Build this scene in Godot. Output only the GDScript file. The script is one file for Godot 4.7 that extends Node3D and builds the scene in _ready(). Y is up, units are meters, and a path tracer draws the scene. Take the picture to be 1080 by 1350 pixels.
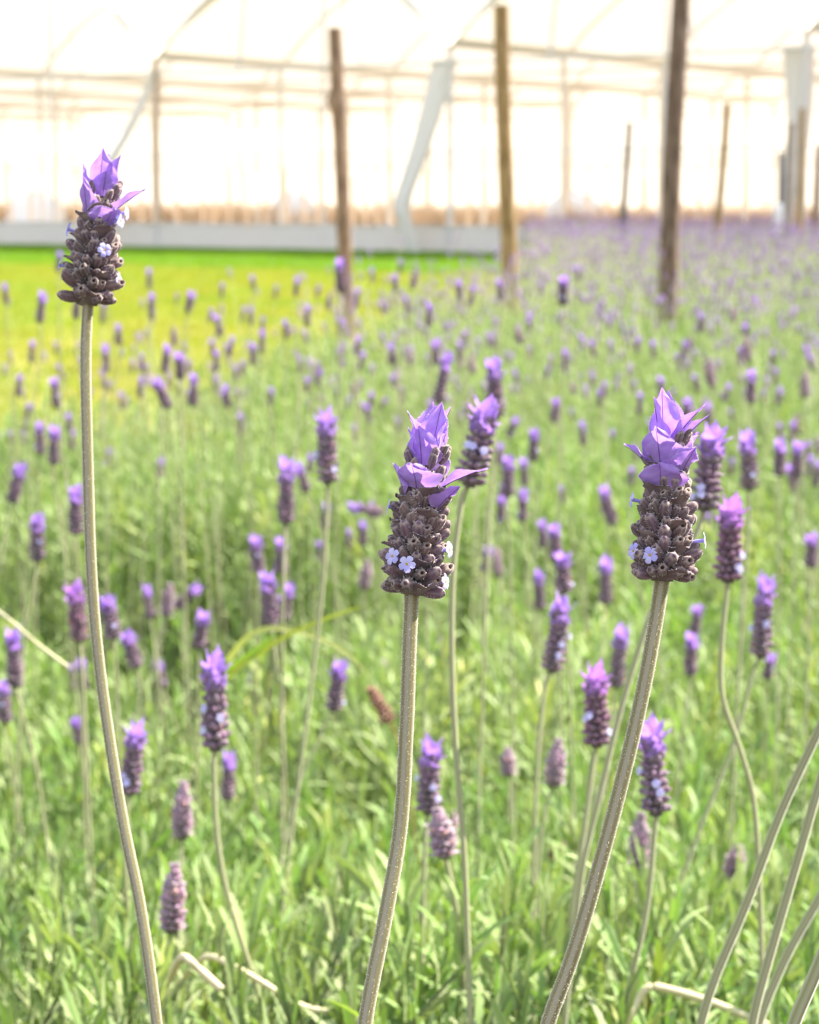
extends Node3D
# Lavender field in front of a white film greenhouse. y up, metres. The camera stands at x = z = 0 and looks towards -z.

const F := 3000.0            # focal length in pixels of the 1080 x 1350 frame
const EYE := 1.15            # camera height
var cam_t: Transform3D
var rng := RandomNumberGenerator.new()
var noise := FastNoiseLite.new()
var used := {}
var M := {}

# ------------------------------------------------------------------ helpers
class MB:
	var v := PackedVector3Array()
	var c := PackedColorArray()
	var i := PackedInt32Array()
	func pt(p: Vector3, col: Color) -> int:
		v.append(p)
		c.append(col)
		return v.size() - 1
	func tri(a: int, b: int, d: int) -> void:
		i.append(a)
		i.append(b)
		i.append(d)
	func quad(a: int, b: int, d: int, e: int) -> void:
		tri(a, b, d)
		tri(a, d, e)
	func add(o: MB, t: Transform3D, tint := Color.WHITE) -> void:
		var base := v.size()
		for k in o.v.size():
			v.append(t * o.v[k])
			c.append(o.c[k] * tint)
		for k in o.i:
			i.append(base + k)
	func normals() -> PackedVector3Array:
		var n := PackedVector3Array()
		n.resize(v.size())
		for k in range(0, i.size(), 3):
			var a := v[i[k]]
			var q := (v[i[k + 2]] - a).cross(v[i[k + 1]] - a)
			n[i[k]] += q
			n[i[k + 1]] += q
			n[i[k + 2]] += q
		for k in n.size():
			n[k] = n[k].normalized() if n[k].length_squared() > 1e-24 else Vector3.UP
		return n
	func mesh(m: Material, into: ArrayMesh = null) -> ArrayMesh:
		var am := into if into else ArrayMesh.new()
		var arr := []
		arr.resize(Mesh.ARRAY_MAX)
		arr[Mesh.ARRAY_VERTEX] = v
		arr[Mesh.ARRAY_NORMAL] = normals()
		arr[Mesh.ARRAY_COLOR] = c
		arr[Mesh.ARRAY_INDEX] = i
		am.add_surface_from_arrays(Mesh.PRIMITIVE_TRIANGLES, arr)
		am.surface_set_material(am.get_surface_count() - 1, m)
		return am

func L(r: float, g: float, b: float) -> Color:      # 0-255 sRGB to the linear values of vertex colours
	return Color(r / 255.0, g / 255.0, b / 255.0).srgb_to_linear()

func px(x: float, y: float, d: float) -> Vector3:   # the point of the place seen at a pixel, d metres deep
	return cam_t * Vector3((x - 540.0) / F * d, (675.0 - y) / F * d, -d)

func to_px(p: Vector3) -> Vector3:
	var q := cam_t.affine_inverse() * p
	return Vector3(540.0 + F * q.x / -q.z, 675.0 - F * q.y / -q.z, -q.z)

func numbered(called: String) -> String:
	var k: int = used.get(called, -1) + 1
	used[called] = k
	return called if k == 0 else "%s_%03d" % [called, k]

func tag(o: Node, label: String, category: String, group := "", kind := "") -> void:
	if label: o.set_meta("label", label)
	if category: o.set_meta("category", category)
	if group: o.set_meta("group", group)
	if kind: o.set_meta("kind", kind)

func thing(called: String, at: Vector3, label: String, category: String, group := "") -> Node3D:
	var o := Node3D.new()
	o.name = numbered(called)
	add_child(o)
	o.position = at
	tag(o, label, category, group)
	return o

func part(called: String, mesh: Mesh, parent: Node, t := Transform3D(), mat: Material = null) -> MeshInstance3D:
	var o := MeshInstance3D.new()
	o.name = called
	o.mesh = mesh
	o.transform = t
	if mat: o.material_override = mat
	parent.add_child(o, true)
	return o

func top(called: String, mesh: Mesh, t: Transform3D, label: String, category: String, group := "", kind := "") -> MeshInstance3D:
	var o := part(numbered(called), mesh, self, t)
	tag(o, label, category, group, kind)
	return o

func many(called: String, mesh: Mesh, places: Array, tints: PackedColorArray, parent: Node) -> MultiMeshInstance3D:
	var mm := MultiMesh.new()
	mm.transform_format = MultiMesh.TRANSFORM_3D
	mm.use_colors = true
	mm.mesh = mesh
	mm.instance_count = places.size()
	for k in places.size():
		mm.set_instance_transform(k, places[k])
		mm.set_instance_color(k, tints[k])
	var o := MultiMeshInstance3D.new()
	o.name = called
	o.multimesh = mm
	o.set_meta("kind", "stuff")
	parent.add_child(o, true)
	return o

func mat(albedo: Color, rough: float, back := Color.BLACK, sheen := 0.0) -> StandardMaterial3D:
	var m := StandardMaterial3D.new()
	m.albedo_color = albedo
	m.vertex_color_use_as_albedo = true
	m.roughness = rough
	m.metallic_specular = 0.35
	m.cull_mode = BaseMaterial3D.CULL_DISABLED
	if back != Color.BLACK:
		m.backlight_enabled = true
		m.backlight = back
	if sheen > 0.0:
		m.rim_enabled = true
		m.rim = sheen
		m.rim_tint = 0.2
	return m

func smooth_path(pts: Array, n: int) -> Array:       # Catmull-Rom through the points, n steps a piece
	var out := []
	for k in pts.size() - 1:
		var a: Vector3 = pts[maxi(k - 1, 0)]
		var b: Vector3 = pts[k]
		var c: Vector3 = pts[k + 1]
		var e: Vector3 = pts[mini(k + 2, pts.size() - 1)]
		for s in n:
			out.append(b.cubic_interpolate(c, a, e, float(s) / n))
	out.append(pts[-1])
	return out

func frame(dir: Vector3, hint := Vector3.RIGHT) -> Basis:   # y along dir
	var y := dir.normalized()
	var x := (hint - y * hint.dot(y))
	x = x.normalized() if x.length() > 0.01 else y.cross(Vector3.FORWARD).normalized()
	return Basis(x, y, x.cross(y))

func tube(mb: MB, pts: Array, r0: float, r1: float, n: int, ca: Color, cb: Color, lobes := 0, depth := 0.0, close := true) -> void:
	var rows := []
	for k in pts.size():
		var p: Vector3 = pts[k]
		var d: Vector3 = (pts[mini(k + 1, pts.size() - 1)] as Vector3) - (pts[maxi(k - 1, 0)] as Vector3)
		var b := frame(d)
		var r := lerpf(r0, r1, float(k) / maxf(1.0, pts.size() - 1))
		var row := PackedInt32Array()
		for j in n:
			var a := TAU * j / n
			var w := cos(a * lobes + 0.6) if lobes > 0 else 0.0
			var jit := 0.5 + 0.5 * w
			row.append(mb.pt(p + (b.x * cos(a) + b.z * -sin(a) * -1.0) * r * (1.0 + depth * w), cb.lerp(ca, jit) if lobes > 0 else ca.lerp(cb, rng.randf())))
		rows.append(row)
	for k in rows.size() - 1:
		for j in n:
			mb.quad(rows[k][j], rows[k][(j + 1) % n], rows[k + 1][(j + 1) % n], rows[k + 1][j])
	if close:
		for e in [0, rows.size() - 1]:
			var q := mb.pt(pts[e], ca)
			for j in n:
				if e == 0: mb.tri(q, rows[e][(j + 1) % n], rows[e][j])
				else: mb.tri(q, rows[e][j], rows[e][(j + 1) % n])

func hair(mb: MB, p: Vector3, d: Vector3, w: float, col: Color) -> void:
	var s := d.cross(Vector3(0.3, 0.5, 0.8)).normalized() * w
	mb.tri(mb.pt(p - s, col), mb.pt(p + s, col), mb.pt(p + d, col))

func box(mb: MB, c: Vector3, h: Vector3, b: Basis, col: Color) -> void:
	for f in [[0, 1, 2], [1, 2, 0], [2, 0, 1]]:
		for s in [-1.0, 1.0]:
			var u: Vector3 = b[f[0]] * h[f[0]] * s
			var a := b[f[1]] * h[f[1]]
			var e: Vector3 = b[f[2]] * h[f[2]] * s
			mb.quad(mb.pt(c + u - a - e, col), mb.pt(c + u - a + e, col), mb.pt(c + u + a + e, col), mb.pt(c + u + a - e, col))

# ------------------------------------------------------------------ lavender pieces
func calyx(n: int, rings: int, hairs: int, tone: Color, pale: Color, shut := false) -> MB:   # a small ribbed tube with an open mouth, 1 unit = 4.2 mm, along y
	var mb := MB.new()
	var prof := [[0.0, 0.10], [0.18, 0.19], [0.5, 0.245], [0.8, 0.23], [0.94, 0.20], [1.0, 0.15], [0.9, 0.09], [0.72, 0.05]] if rings > 5 else [[0.0, 0.1], [0.45, 0.25], [0.85, 0.22], [1.0, 0.1]]
	if rings > 5:
		prof = [[0.0, 0.10], [0.18, 0.19], [0.5, 0.245], [0.76, 0.235], [0.92, 0.185], [1.0, 0.115], [0.93, 0.06], [0.80, 0.03]]
		if shut: prof = [[0.0, 0.10], [0.18, 0.19], [0.45, 0.25], [0.72, 0.25], [0.92, 0.205], [1.04, 0.13], [1.10, 0.06], [1.11, 0.02]]
	var mouth := L(74, 52, 42) if not shut else tone
	var rows := []
	for k in prof.size():
		var row := PackedInt32Array()
		for j in n:
			var a := TAU * j / n
			var w := 1.0 + 0.09 * (1.0 if j % 2 == 0 else -1.0) * (1.0 if k > 0 and k < 6 else 0.0)
			var lip := 0.10 * cos(a) if k in [4, 5] and not shut else 0.0
			var col := (tone.lerp(pale, 0.45 if j % 2 == 0 else rng.randf() * 0.12)) if k < 6 else mouth
			if k == 5: col = pale
			row.append(mb.pt(Vector3(cos(a) * prof[k][1] * w, prof[k][0] + lip, sin(a) * prof[k][1] * w), col))
		rows.append(row)
	for k in rows.size() - 1:
		for j in n:
			mb.quad(rows[k][j], rows[k][(j + 1) % n], rows[k + 1][(j + 1) % n], rows[k + 1][j])
	var q := mb.pt(Vector3(0, prof[-1][0], 0), mouth if rings > 5 else tone)
	for j in n: mb.tri(q, rows[-1][j], rows[-1][(j + 1) % n])
	for h in hairs:
		var a := rng.randf() * TAU
		var y := rng.randf_range(0.15, 1.02)
		var r := 0.235 if y < 0.9 else 0.17
		var o := Vector3(cos(a), 0, sin(a))
		hair(mb, o * r + Vector3(0, y, 0), (o + Vector3(0, rng.randf_range(0.1, 0.9), 0)).normalized() * rng.randf_range(0.06, 0.13), 0.014, L(196, 184, 172))
	return mb

# A leaf-like bract; it starts at the origin and leans from the axis (y) towards z by t0 at its base and t1 at its tip (degrees).
func bract(len: float, wid: float, t0: float, t1: float, cup: float, nu: int, nv: int, ca: Color, cb: Color, hairs: int, point := 1.0) -> MB:
	var mb := MB.new()
	var rows := []
	var p := Vector3.ZERO
	var tw := rng.randf_range(-0.25, 0.25)
	for k in nu + 1:
		var u := float(k) / nu
		var a := deg_to_rad(lerpf(t0, t1, u))
		var d := Vector3(0, cos(a), sin(a))
		var inn := Vector3(0, sin(a), -cos(a))
		if k > 0: p += d * len / nu
		var w := wid * 0.5 * (pow(sin(PI * pow(clampf(u * 0.93 + 0.07, 0, 1), 0.72)), 0.66) * (1.0 - 0.15 * u * point) + (0.05 if k < nu else 0.0))
		if k == nu: w = wid * 0.05
		var row := PackedInt32Array()
		for j in nv + 1:
			var s := 2.0 * j / nv - 1.0
			var ruf := 0.075 * wid * sin(u * 9.0 + s * 3.0 + tw * 20.0) * absf(s)
			var q := p + Vector3(s * w, 0, 0) + inn * (cup * w * s * s + ruf + tw * s * w * u * 0.6) + d * (-0.12 * len * s * s * u)
			var col := ca.lerp(cb, clampf(0.5 + 0.9 * noise.get_noise_3d(q.x * 9e4, q.y * 9e4 + tw * 900.0, q.z * 9e4), 0, 1))
			row.append(mb.pt(q, col))
		rows.append(row)
	for k in nu:
		for j in nv:
			mb.quad(rows[k][j], rows[k][j + 1], rows[k + 1][j + 1], rows[k + 1][j])
	for h in hairs:
		var k := rng.randi_range(1, nu)
		var j := 0 if rng.randf() < 0.5 else nv
		var a := mb.v[rows[k][j]].lerp(mb.v[rows[k - 1][j]], rng.randf())
		var o := Vector3(-1.0 if j == 0 else 1.0, rng.randf_range(-0.2, 1.0), rng.randf_range(-0.6, 0.6)).normalized()
		hair(mb, a, o * rng.randf_range(1.5e-4, 3.6e-4), 4.5e-5, L(222, 210, 228))
	return mb

func vein(len: float, t0: float, t1: float, col: Color) -> MB:
	var mb := MB.new()
	var pts := []
	var p := Vector3.ZERO
	for k in 8:
		var a := deg_to_rad(lerpf(t0, t1, k / 7.0))
		if k > 0: p += Vector3(0, cos(a), sin(a)) * len * 0.93 / 7.0
		pts.append(p + Vector3(0, -sin(a), cos(a)) * 0.5e-4)
	tube(mb, pts, 1.0e-4, 0.4e-4, 4, col, col)
	return mb

func floret_mesh(r: float) -> MB:     # five rounded lobes around a short tube, facing +y
	var mb := MB.new()
	for k in 5:
		var a := TAU * k / 5.0
		var o := Vector3(cos(a), 0, sin(a))
		var s := Vector3(-sin(a), 0, cos(a))
		var col := L(226, 220, 250).lerp(L(196, 188, 246), rng.randf())
		var row := []
		for u in [[0.12, 0.1, 0.0], [0.42, 0.32, 0.1], [0.75, 0.40, 0.08], [0.98, 0.22, -0.02]]:
			row.append([mb.pt((o * u[0] - s * u[1] + Vector3(0, u[2], 0)) * r, col), mb.pt((o * u[0] + Vector3(0, u[2] + 0.05, 0)) * r, col), mb.pt((o * u[0] + s * u[1] + Vector3(0, u[2], 0)) * r, col)])
		for q in 3:
			for j in 2:
				mb.quad(row[q][j], row[q][j + 1], row[q + 1][j + 1], row[q + 1][j])
	tube(mb, [Vector3(0, -1.5 * r, 0), Vector3(0, 0.03 * r, 0)], 0.16 * r, 0.24 * r, 7, L(190, 180, 235), L(205, 196, 240), 0, 0, false)
	return mb

func floret_centre(r: float) -> MB:
	var mb := MB.new()
	tube(mb, [Vector3(0, -0.05 * r, 0), Vector3(0, 0.06 * r, 0), Vector3(0, 0.09 * r, 0)], 0.22 * r, 0.10 * r, 7, L(196, 160, 60), L(150, 110, 50))
	return mb

func spike_radius(u: float) -> float:   # 0 foot .. 1 top, in mm, where the calyces sit
	return lerpf(2.3, 1.3, u) if u > 0.1 else lerpf(1.5, 2.3, u / 0.1)

func spike_mesh(seedv: int, bud: bool, tone := L(118, 98, 110), pale := L(172, 156, 160)) -> MB:    # middle-distance head: 24 mm of calyces (a bud: 30 mm to a closed tip)
	rng.seed = seedv
	var mb := MB.new()
	var h_all := 31.0 if bud else 25.0
	tube(mb, [Vector3(0, -0.0005, 0), Vector3(0, h_all * 0.5e-3, 0), Vector3(0, h_all * 1e-3, 0)], 0.0024, 0.0012, 6, L(92, 84, 74), L(80, 72, 70))
	var one := calyx(6, 4, 0, tone, pale)
	var rows := 10 if bud else 9
	for w in rows:
		var u := float(w) / (rows - 1)
		for k in (9 if u < 0.8 else 6):
			var a := TAU * (k + rng.randf_range(-0.2, 0.2)) / (9.0 if u < 0.8 else 6.0) + w * 0.37
			var lean := deg_to_rad((lerpf(74, 34, u) if not bud else lerpf(58, 8, u)) + rng.randf_range(-8, 8))
			var o := Vector3(cos(a), 0, sin(a))
			var d := o * sin(lean) + Vector3.UP * cos(lean)
			var s := (4.3 if not bud else 2.9 + 1.7 * sin(PI * clampf(u * 0.9 + 0.1, 0, 1))) * rng.randf_range(0.85, 1.15) * 1e-3
			var tint := Color(1, 1, 1).lerp(Color(1.25, 0.95, 1.2), rng.randf()) * rng.randf_range(0.75, 1.15)
			if rng.randf() < 0.05: tint = Color(1.4, 1.05, 0.95)
			mb.add(one, Transform3D(frame(d).scaled_local(Vector3.ONE * s), Vector3(0, (1.2 + (h_all - 4.0) * u) * 1e-3, 0) + o * spike_radius(u) * 0.55e-3), tint)
		if not bud or w < 7:
			for k in 2:
				var a := w * PI * 0.5 + k * PI + rng.randf_range(-0.3, 0.3)
				var b := bract(0.005, 0.006, lerpf(60, 30, u), lerpf(70, 45, u), 0.3, 3, 2, pale.lerp(tone, 0.6), tone, 0)
				mb.add(b, Transform3D(Basis(Vector3.UP, a), Vector3(0, (0.6 + (h_all - 4.0) * u) * 1e-3, 0) + Vector3(sin(a), 0, cos(a)) * 0.0014))
	return mb

const TUFT := [[20.5, 0, 24, 40, 6.5, 6.5], [21, 125, 28, 50, 7, 5.5], [20.5, 235, 24, 44, 6.5, 6], [23.5, 60, 14, 26, 8, 5.5], [23.5, 180, 14, 30, 8, 5.5], [24, 300, 12, 26, 8.5, 5.5], [25.5, 20, 6, 14, 9, 5], [25.5, 140, 8, 18, 8.5, 4.5], [25.5, 255, 6, 16, 9, 4.5]]

func one_tuft_bract(e: Array) -> MB:
	return bract(e[4] * 1.2e-3 * rng.randf_range(0.85, 1.15), e[5] * 1.4e-3, e[2] + 4 + rng.randf_range(-6, 6), e[3] + rng.randf_range(-10, 16), 0.3, 5, 4, PURPLE_A, PURPLE_B, 0)

func tuft_place(e: Array, turn := 0.0) -> Transform3D:
	var a := deg_to_rad(e[1] + turn)
	return Transform3D(Basis(Vector3.UP, a), Vector3(0, (e[0] - 2.5) * 1e-3, 0) + Vector3(sin(a), 0, cos(a)) * 0.0016)

var PURPLE_A := L(180, 138, 214)
var PURPLE_B := L(206, 172, 230)

var spikes := []
var buds := []
var dries := []
var tufts := []
var tuft_bracts := []
var small_floret: ArrayMesh
var small_centre: ArrayMesh

func lavender_library() -> void:
	for k in 5:
		spikes.append(spike_mesh(100 + k, false).mesh(M.calyx))
	for k in 2:
		buds.append(spike_mesh(140 + k, true, L(158, 138, 150), L(200, 184, 188)).mesh(M.calyx))
		dries.append(spike_mesh(150 + k, false, L(156, 126, 106), L(192, 164, 140)).mesh(M.calyx))
	for k in 4:
		rng.seed = 200 + k
		var mb := MB.new()
		for e in TUFT:
			mb.add(one_tuft_bract(e), tuft_place(e, rng.randf() * 40.0))
		tufts.append(mb.mesh(M.petal))
	for k in TUFT.size():
		rng.seed = 260 + k
		tuft_bracts.append(one_tuft_bract(TUFT[k]).mesh(M.petal))
	rng.seed = 290
	small_floret = floret_mesh(0.0015).mesh(M.floret)
	small_centre = floret_centre(0.0015).mesh(M.plain)

func to_ground(pts: Array) -> Array:      # carries a stem on below its last point and bends it down to the soil
	var a: Vector3 = pts[-1]
	var d: Vector3 = (a - (pts[-2] as Vector3)).normalized()
	d = (d + Vector3(0, -0.5, 0)).normalized()
	var out := pts.duplicate()
	var p := a
	var s := clampf((a - (pts[-2] as Vector3)).length(), 0.012, 0.06)
	while p.y - s > 0.04:
		d = (d + Vector3(0, -0.22, 0)).normalized()
		p += d * s
		out.append(p)
		s = minf(s * 1.6, p.y * 0.6 + 0.01)
	out.append(Vector3(p.x + d.x * 0.02, 0.0, p.z + d.z * 0.02))
	return out

# kind: bloom, pink, bud, dry. base/top: foot and tip of the head. pts: stem from the head down.
func stalk(label: String, group: String, base: Vector3, tip: Vector3, wid: float, kind: String, pts: Array, stem_r: float, fine: bool, seedv: int) -> Node3D:
	rng.seed = seedv * 7 + 11
	var path := to_ground(pts)
	var foot: Vector3 = path[-1]
	var called := "lavender_bud" if kind == "bud" else ("dried_lavender" if kind == "dry" else "lavender_flower")
	var t := thing(called, foot, label, "flower", group)
	var mb := MB.new()
	var sp := []
	for p in smooth_path(path, 4): sp.append((p as Vector3) - foot)
	sp.push_front(base + (tip - base).normalized() * 0.001 - foot)
	tube(mb, sp, stem_r, stem_r * 1.15, 8 if fine else 5, L(170, 166, 130), L(124, 124, 74), 4 if fine else 0, 0.1)
	part("stem", mb.mesh(M.stem if kind != "dry" else M.dry), t)
	var len := (tip - base).length()
	var closed := kind == "bud"
	var full := 0.031 if closed else (0.0335 if kind != "dry" else 0.027)
	var b := frame(tip - base) * Basis(Vector3.UP, rng.randf() * TAU)
	var across := wid / (0.0125 if not closed else 0.0086)
	var s := Vector3(across, len / full, across)
	var ht := Transform3D(b.scaled_local(s), base - foot)
	var m: Material = M["calyx_" + kind]
	part("spike", buds[seedv % 2] if closed else (dries[seedv % 2] if kind == "dry" else spikes[seedv % 5]), t, ht, m)
	if kind in ["bloom", "pink"]:
		var pm: Material = M.petal if kind == "bloom" else M.petal_pink
		if fine:
			for k in TUFT.size():
				part("bract", tuft_bracts[k], t, ht * tuft_place(TUFT[k], seedv * 31 % 50), pm)
		else:
			part("bract_tuft", tufts[seedv % 4], t, ht, pm)
		for k in (3 if fine else (1 if seedv % 3 == 0 else 0)):
			var h := rng.randf_range(0.003, 0.014)
			var dir := (cam_t.origin - base)
			dir.y = 0
			var o := (b.inverse() * dir.normalized()).rotated(Vector3.UP, rng.randf_range(-1.3, 1.3))
			o = (Vector3(o.x, 0, o.z).normalized() + Vector3(0, 0.25, 0)).normalized()
			var f := part("floret", small_floret, t, ht * Transform3D(frame(o), Vector3(0, h, 0) + o * 0.0062))
			part("floret_centre", small_centre, f)
	return t

# A flower of the photograph: pixels of its tip and of the foot of its head, its width in pixels, its stem in pixels.
func shown(label: String, tip: Array, foot: Array, w: float, kind: String, stem: Array, seedv: int, group := "") -> void:
	var real := 0.0128 if kind != "bud" else 0.0105
	var d := F * real / w
	var base := px(foot[0], foot[1], d)
	var tp := px(tip[0], tip[1], d - 0.002)
	var pts := [base]
	for q in stem: pts.append(px(q[0], q[1], d))
	if stem.is_empty():
		pts.append(px(foot[0] + (foot[0] - tip[0]) * 0.4 + (seedv * 13 % 17 - 8) * 0.6, foot[1] + 90.0, d))
	stalk(label, group, base, tp, real, kind, pts, 0.00085, w >= 36.0, seedv)

# ------------------------------------------------------------------ the three sharp flowers
func hero(label: String, tip: Vector3, base: Vector3, pts: Array, stem_r: float, bracts: Array, florets: Array, calyx_mm: float, seedv: int) -> void:
	rng.seed = seedv
	var path := to_ground(pts)
	var foot: Vector3 = path[-1]
	var t := thing("lavender_flower", foot, label, "flower", "")
	var ht := Transform3D(frame(tip - base), base - foot)
	# square, ribbed stem with its coat of hairs
	var sp := []
	for p in smooth_path(path, 8): sp.append((p as Vector3) - foot)
	sp.push_front(ht * Vector3(0, 0.002, 0))
	var mb := MB.new()
	tube(mb, sp, stem_r, stem_r * 1.08, 16, L(166, 156, 132), L(112, 106, 56), 4, 0.09)
	var stem := part("stem", mb.mesh(M.stem), t)
	var hb := MB.new()
	for k in 9000:
		var q := rng.randf() * (sp.size() - 1) * 0.72
		var i := int(q)
		var p: Vector3 = (sp[i] as Vector3).lerp(sp[i + 1], q - i)
		var b := frame((sp[i + 1] as Vector3) - (sp[i] as Vector3))
		var a := rng.randf() * TAU
		if cos(a * 4 + 0.6) < rng.randf_range(-1.4, 0.3): continue
		var o := b.x * cos(a) + b.z * sin(a)
		hair(hb, p + o * stem_r * 1.03, (o + b.y * rng.randf_range(-0.9, 0.5)).normalized() * rng.randf_range(1.5e-4, 4.0e-4), 4.5e-5, L(232, 224, 208))
	var hz := part("fuzz", hb.mesh(M.fuzz), stem)
	hz.set_meta("kind", "stuff")
	# spike: a core, whorls of calyces and the scale bracts that carry them
	var core := MB.new()
	var cp := []
	for k in 9:
		cp.append(Vector3(0, (calyx_mm + 4.0) * k / 8.0 * 1e-3, 0))
	tube(core, cp, 0.0021, 0.0010, 10, L(120, 112, 86), L(92, 80, 76))
	var spike := part("spike", core.mesh(M.calyx), t, ht)
	var kinds := []
	for k in 6:
		kinds.append(calyx(12, 8, 46, [L(92, 68, 80), L(84, 70, 66), L(106, 78, 94), L(98, 74, 76), L(80, 60, 72), L(112, 88, 84)][k], L(158, 140, 128), k % 2 == 0).mesh(M.calyx))
	var scales := []
	for k in 4:
		scales.append(bract(0.0056, 0.0074, 30, 46, 0.34, 6, 6, L(124, 108, 94), L(98, 76, 80), 60).mesh(M.calyx))
	var rows := int(round(calyx_mm / 2.15))
	for w in rows:
		var u := float(w) / (rows - 1)
		var h := (1.4 + (calyx_mm - 1.5) * u) * 1e-3
		var n := 12 if u < 0.65 else 10
		var shift := w * PI * 0.5 + 0.5 + rng.randf_range(-0.2, 0.2)
		for k in n:
			var a := TAU * (k + rng.randf_range(-0.22, 0.22)) / n + shift
			var side := absf(cos(a - shift))            # calyces sit in two clusters a whorl
			var lean := deg_to_rad(lerpf(82, 32, pow(u, 0.55)) + rng.randf_range(-14, 12))
			var o := Vector3(sin(a), 0, cos(a))
			var d := o * sin(lean) + Vector3.UP * cos(lean)
			var s := rng.randf_range(3.3, 4.9) * lerpf(1.12, 0.86, u) * 1e-3
			var p := Vector3(0, h + (1.0 - side) * -0.0004 + rng.randf_range(-3e-4, 5e-4), 0) + o * spike_radius(u) * 1e-3 * rng.randf_range(0.75, 1.35)
			part("calyx", kinds[rng.randi() % 6], spike, Transform3D(frame(d, Vector3(cos(a), 0.2, -sin(a))).scaled_local(Vector3(s, s, s)), p))
		for k in 2:
			var a := shift + k * PI + rng.randf_range(-0.12, 0.12)
			var o := Vector3(sin(a), 0, cos(a))
			var tilt := Basis(Vector3.UP, a) * Basis(Vector3.RIGHT, deg_to_rad(lerpf(32, 0, u)))
			part("scale_bract", scales[rng.randi() % 4], spike, Transform3D(tilt.scaled_local(Vector3.ONE * lerpf(1.0, 0.88, u)), Vector3(0, h - 0.0012, 0) + o * 0.0022))
	# purple bracts
	for e in bracts:
		var a := deg_to_rad(e[1])
		var bm := bract(e[4] * 1.06e-3, e[5] * 1.16e-3, e[2], e[3], 0.36, 12, 8, PURPLE_A, PURPLE_B, 150)
		var o := part("bract", bm.mesh(M.petal), t, ht * Transform3D(Basis(Vector3.UP, a), Vector3(0, e[0] * 1e-3, 0) + Vector3(sin(a), 0, cos(a)) * (0.0034 if e[0] < 24.0 else 0.0016)))
		part("vein", vein(e[4] * 1.06e-3, e[2], e[3], L(112, 82, 128)).mesh(M.plain), o)
	for k in 14:       # small buds between the purple bracts
		var a := rng.randf() * TAU
		var o := Vector3(sin(a), 0, cos(a))
		part("calyx", kinds[rng.randi() % 6], spike, Transform3D(frame(o * 0.5 + Vector3.UP).scaled_local(Vector3.ONE * 0.0030), Vector3(0, (calyx_mm + rng.randf_range(0.3, 5.5)) * 1e-3, 0) + o * 0.0026))
	for e in florets:
		var a := deg_to_rad(e[1])
		var o := (Vector3(sin(a), 0, cos(a)) + Vector3(0, 0.15, 0)).normalized()
		var f := part("floret", floret_mesh(0.00165).mesh(M.floret), t, ht * Transform3D(frame(o) * Basis(Vector3.UP, e[1] * 0.3), Vector3(0, e[0] * 1e-3, 0) + o * e[2] * 1e-3))
		part("floret_centre", floret_centre(0.00165).mesh(M.plain), f)

# ------------------------------------------------------------------ leaves
func leaf(len: float, wid: float, bend: float, teeth: bool, n: int, ca: Color, cb: Color) -> MB:   # along y, bending towards +z
	var mb := MB.new()
	var rows := []
	var p := Vector3.ZERO
	for k in n + 1:
		var u := float(k) / n
		var a := bend * u
		var d := Vector3(0, cos(a), sin(a))
		if k > 0: p += d * len / n
		var w := wid * 0.5 * pow(sin(PI * clampf(0.10 + 0.88 * u, 0, 1)), 0.6)
		if teeth and k % 2 == 1: w *= 0.72
		if k == n: w = wid * 0.04
		var up := Vector3(0, sin(a), -cos(a))
		rows.append([mb.pt(p - Vector3(w, 0, 0) + up * w * 0.35, ca), mb.pt(p, cb), mb.pt(p + Vector3(w, 0, 0) + up * w * 0.35, ca)])
	for k in n:
		for j in 2:
			mb.quad(rows[k][j], rows[k][j + 1], rows[k + 1][j + 1], rows[k + 1][j])
	return mb

func shoot(seedv: int, teeth: bool, pairs: int, n: int) -> MB:   # leafy shoot about 80 mm tall
	rng.seed = seedv
	var mb := MB.new()
	var h := 0.075
	tube(mb, [Vector3(0, -0.03, 0), Vector3(0.002, h * 0.5, 0), Vector3(0, h, 0)], 0.0013, 0.0008, 4, L(150, 160, 110), L(130, 140, 90))
	for k in pairs:
		var u := float(k) / (pairs - 1)
		for s in 2:
			var a := k * PI * 0.5 + s * PI + rng.randf_range(-0.35, 0.35)
			var tilt := lerpf(1.0, 0.18, u) + rng.randf_range(-0.15, 0.15)
			var len := lerpf(0.036, 0.022, u) * rng.randf_range(0.8, 1.2)
			var g := rng.randf()
			var one := leaf(len, 0.0037 * rng.randf_range(0.8, 1.25), rng.randf_range(-0.5, 0.7), teeth, n, L(184, 188, 142).lerp(L(156, 172, 108), g), L(164, 174, 116).lerp(L(134, 160, 86), g))
			var b := Basis(Vector3.UP, a) * Basis(Vector3.RIGHT, tilt)
			mb.add(one, Transform3D(b, Vector3(0, h * lerpf(-0.1, 0.97, u), 0)))
	return mb

func curve(tab: Array, d: float) -> float:
	if d <= tab[0][0]: return tab[0][1]
	for k in tab.size() - 1:
		if d < tab[k + 1][0]:
			return lerpf(tab[k][1], tab[k + 1][1], (d - tab[k][0]) / (tab[k + 1][0] - tab[k][0]))
	return tab[-1][1]

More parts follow.
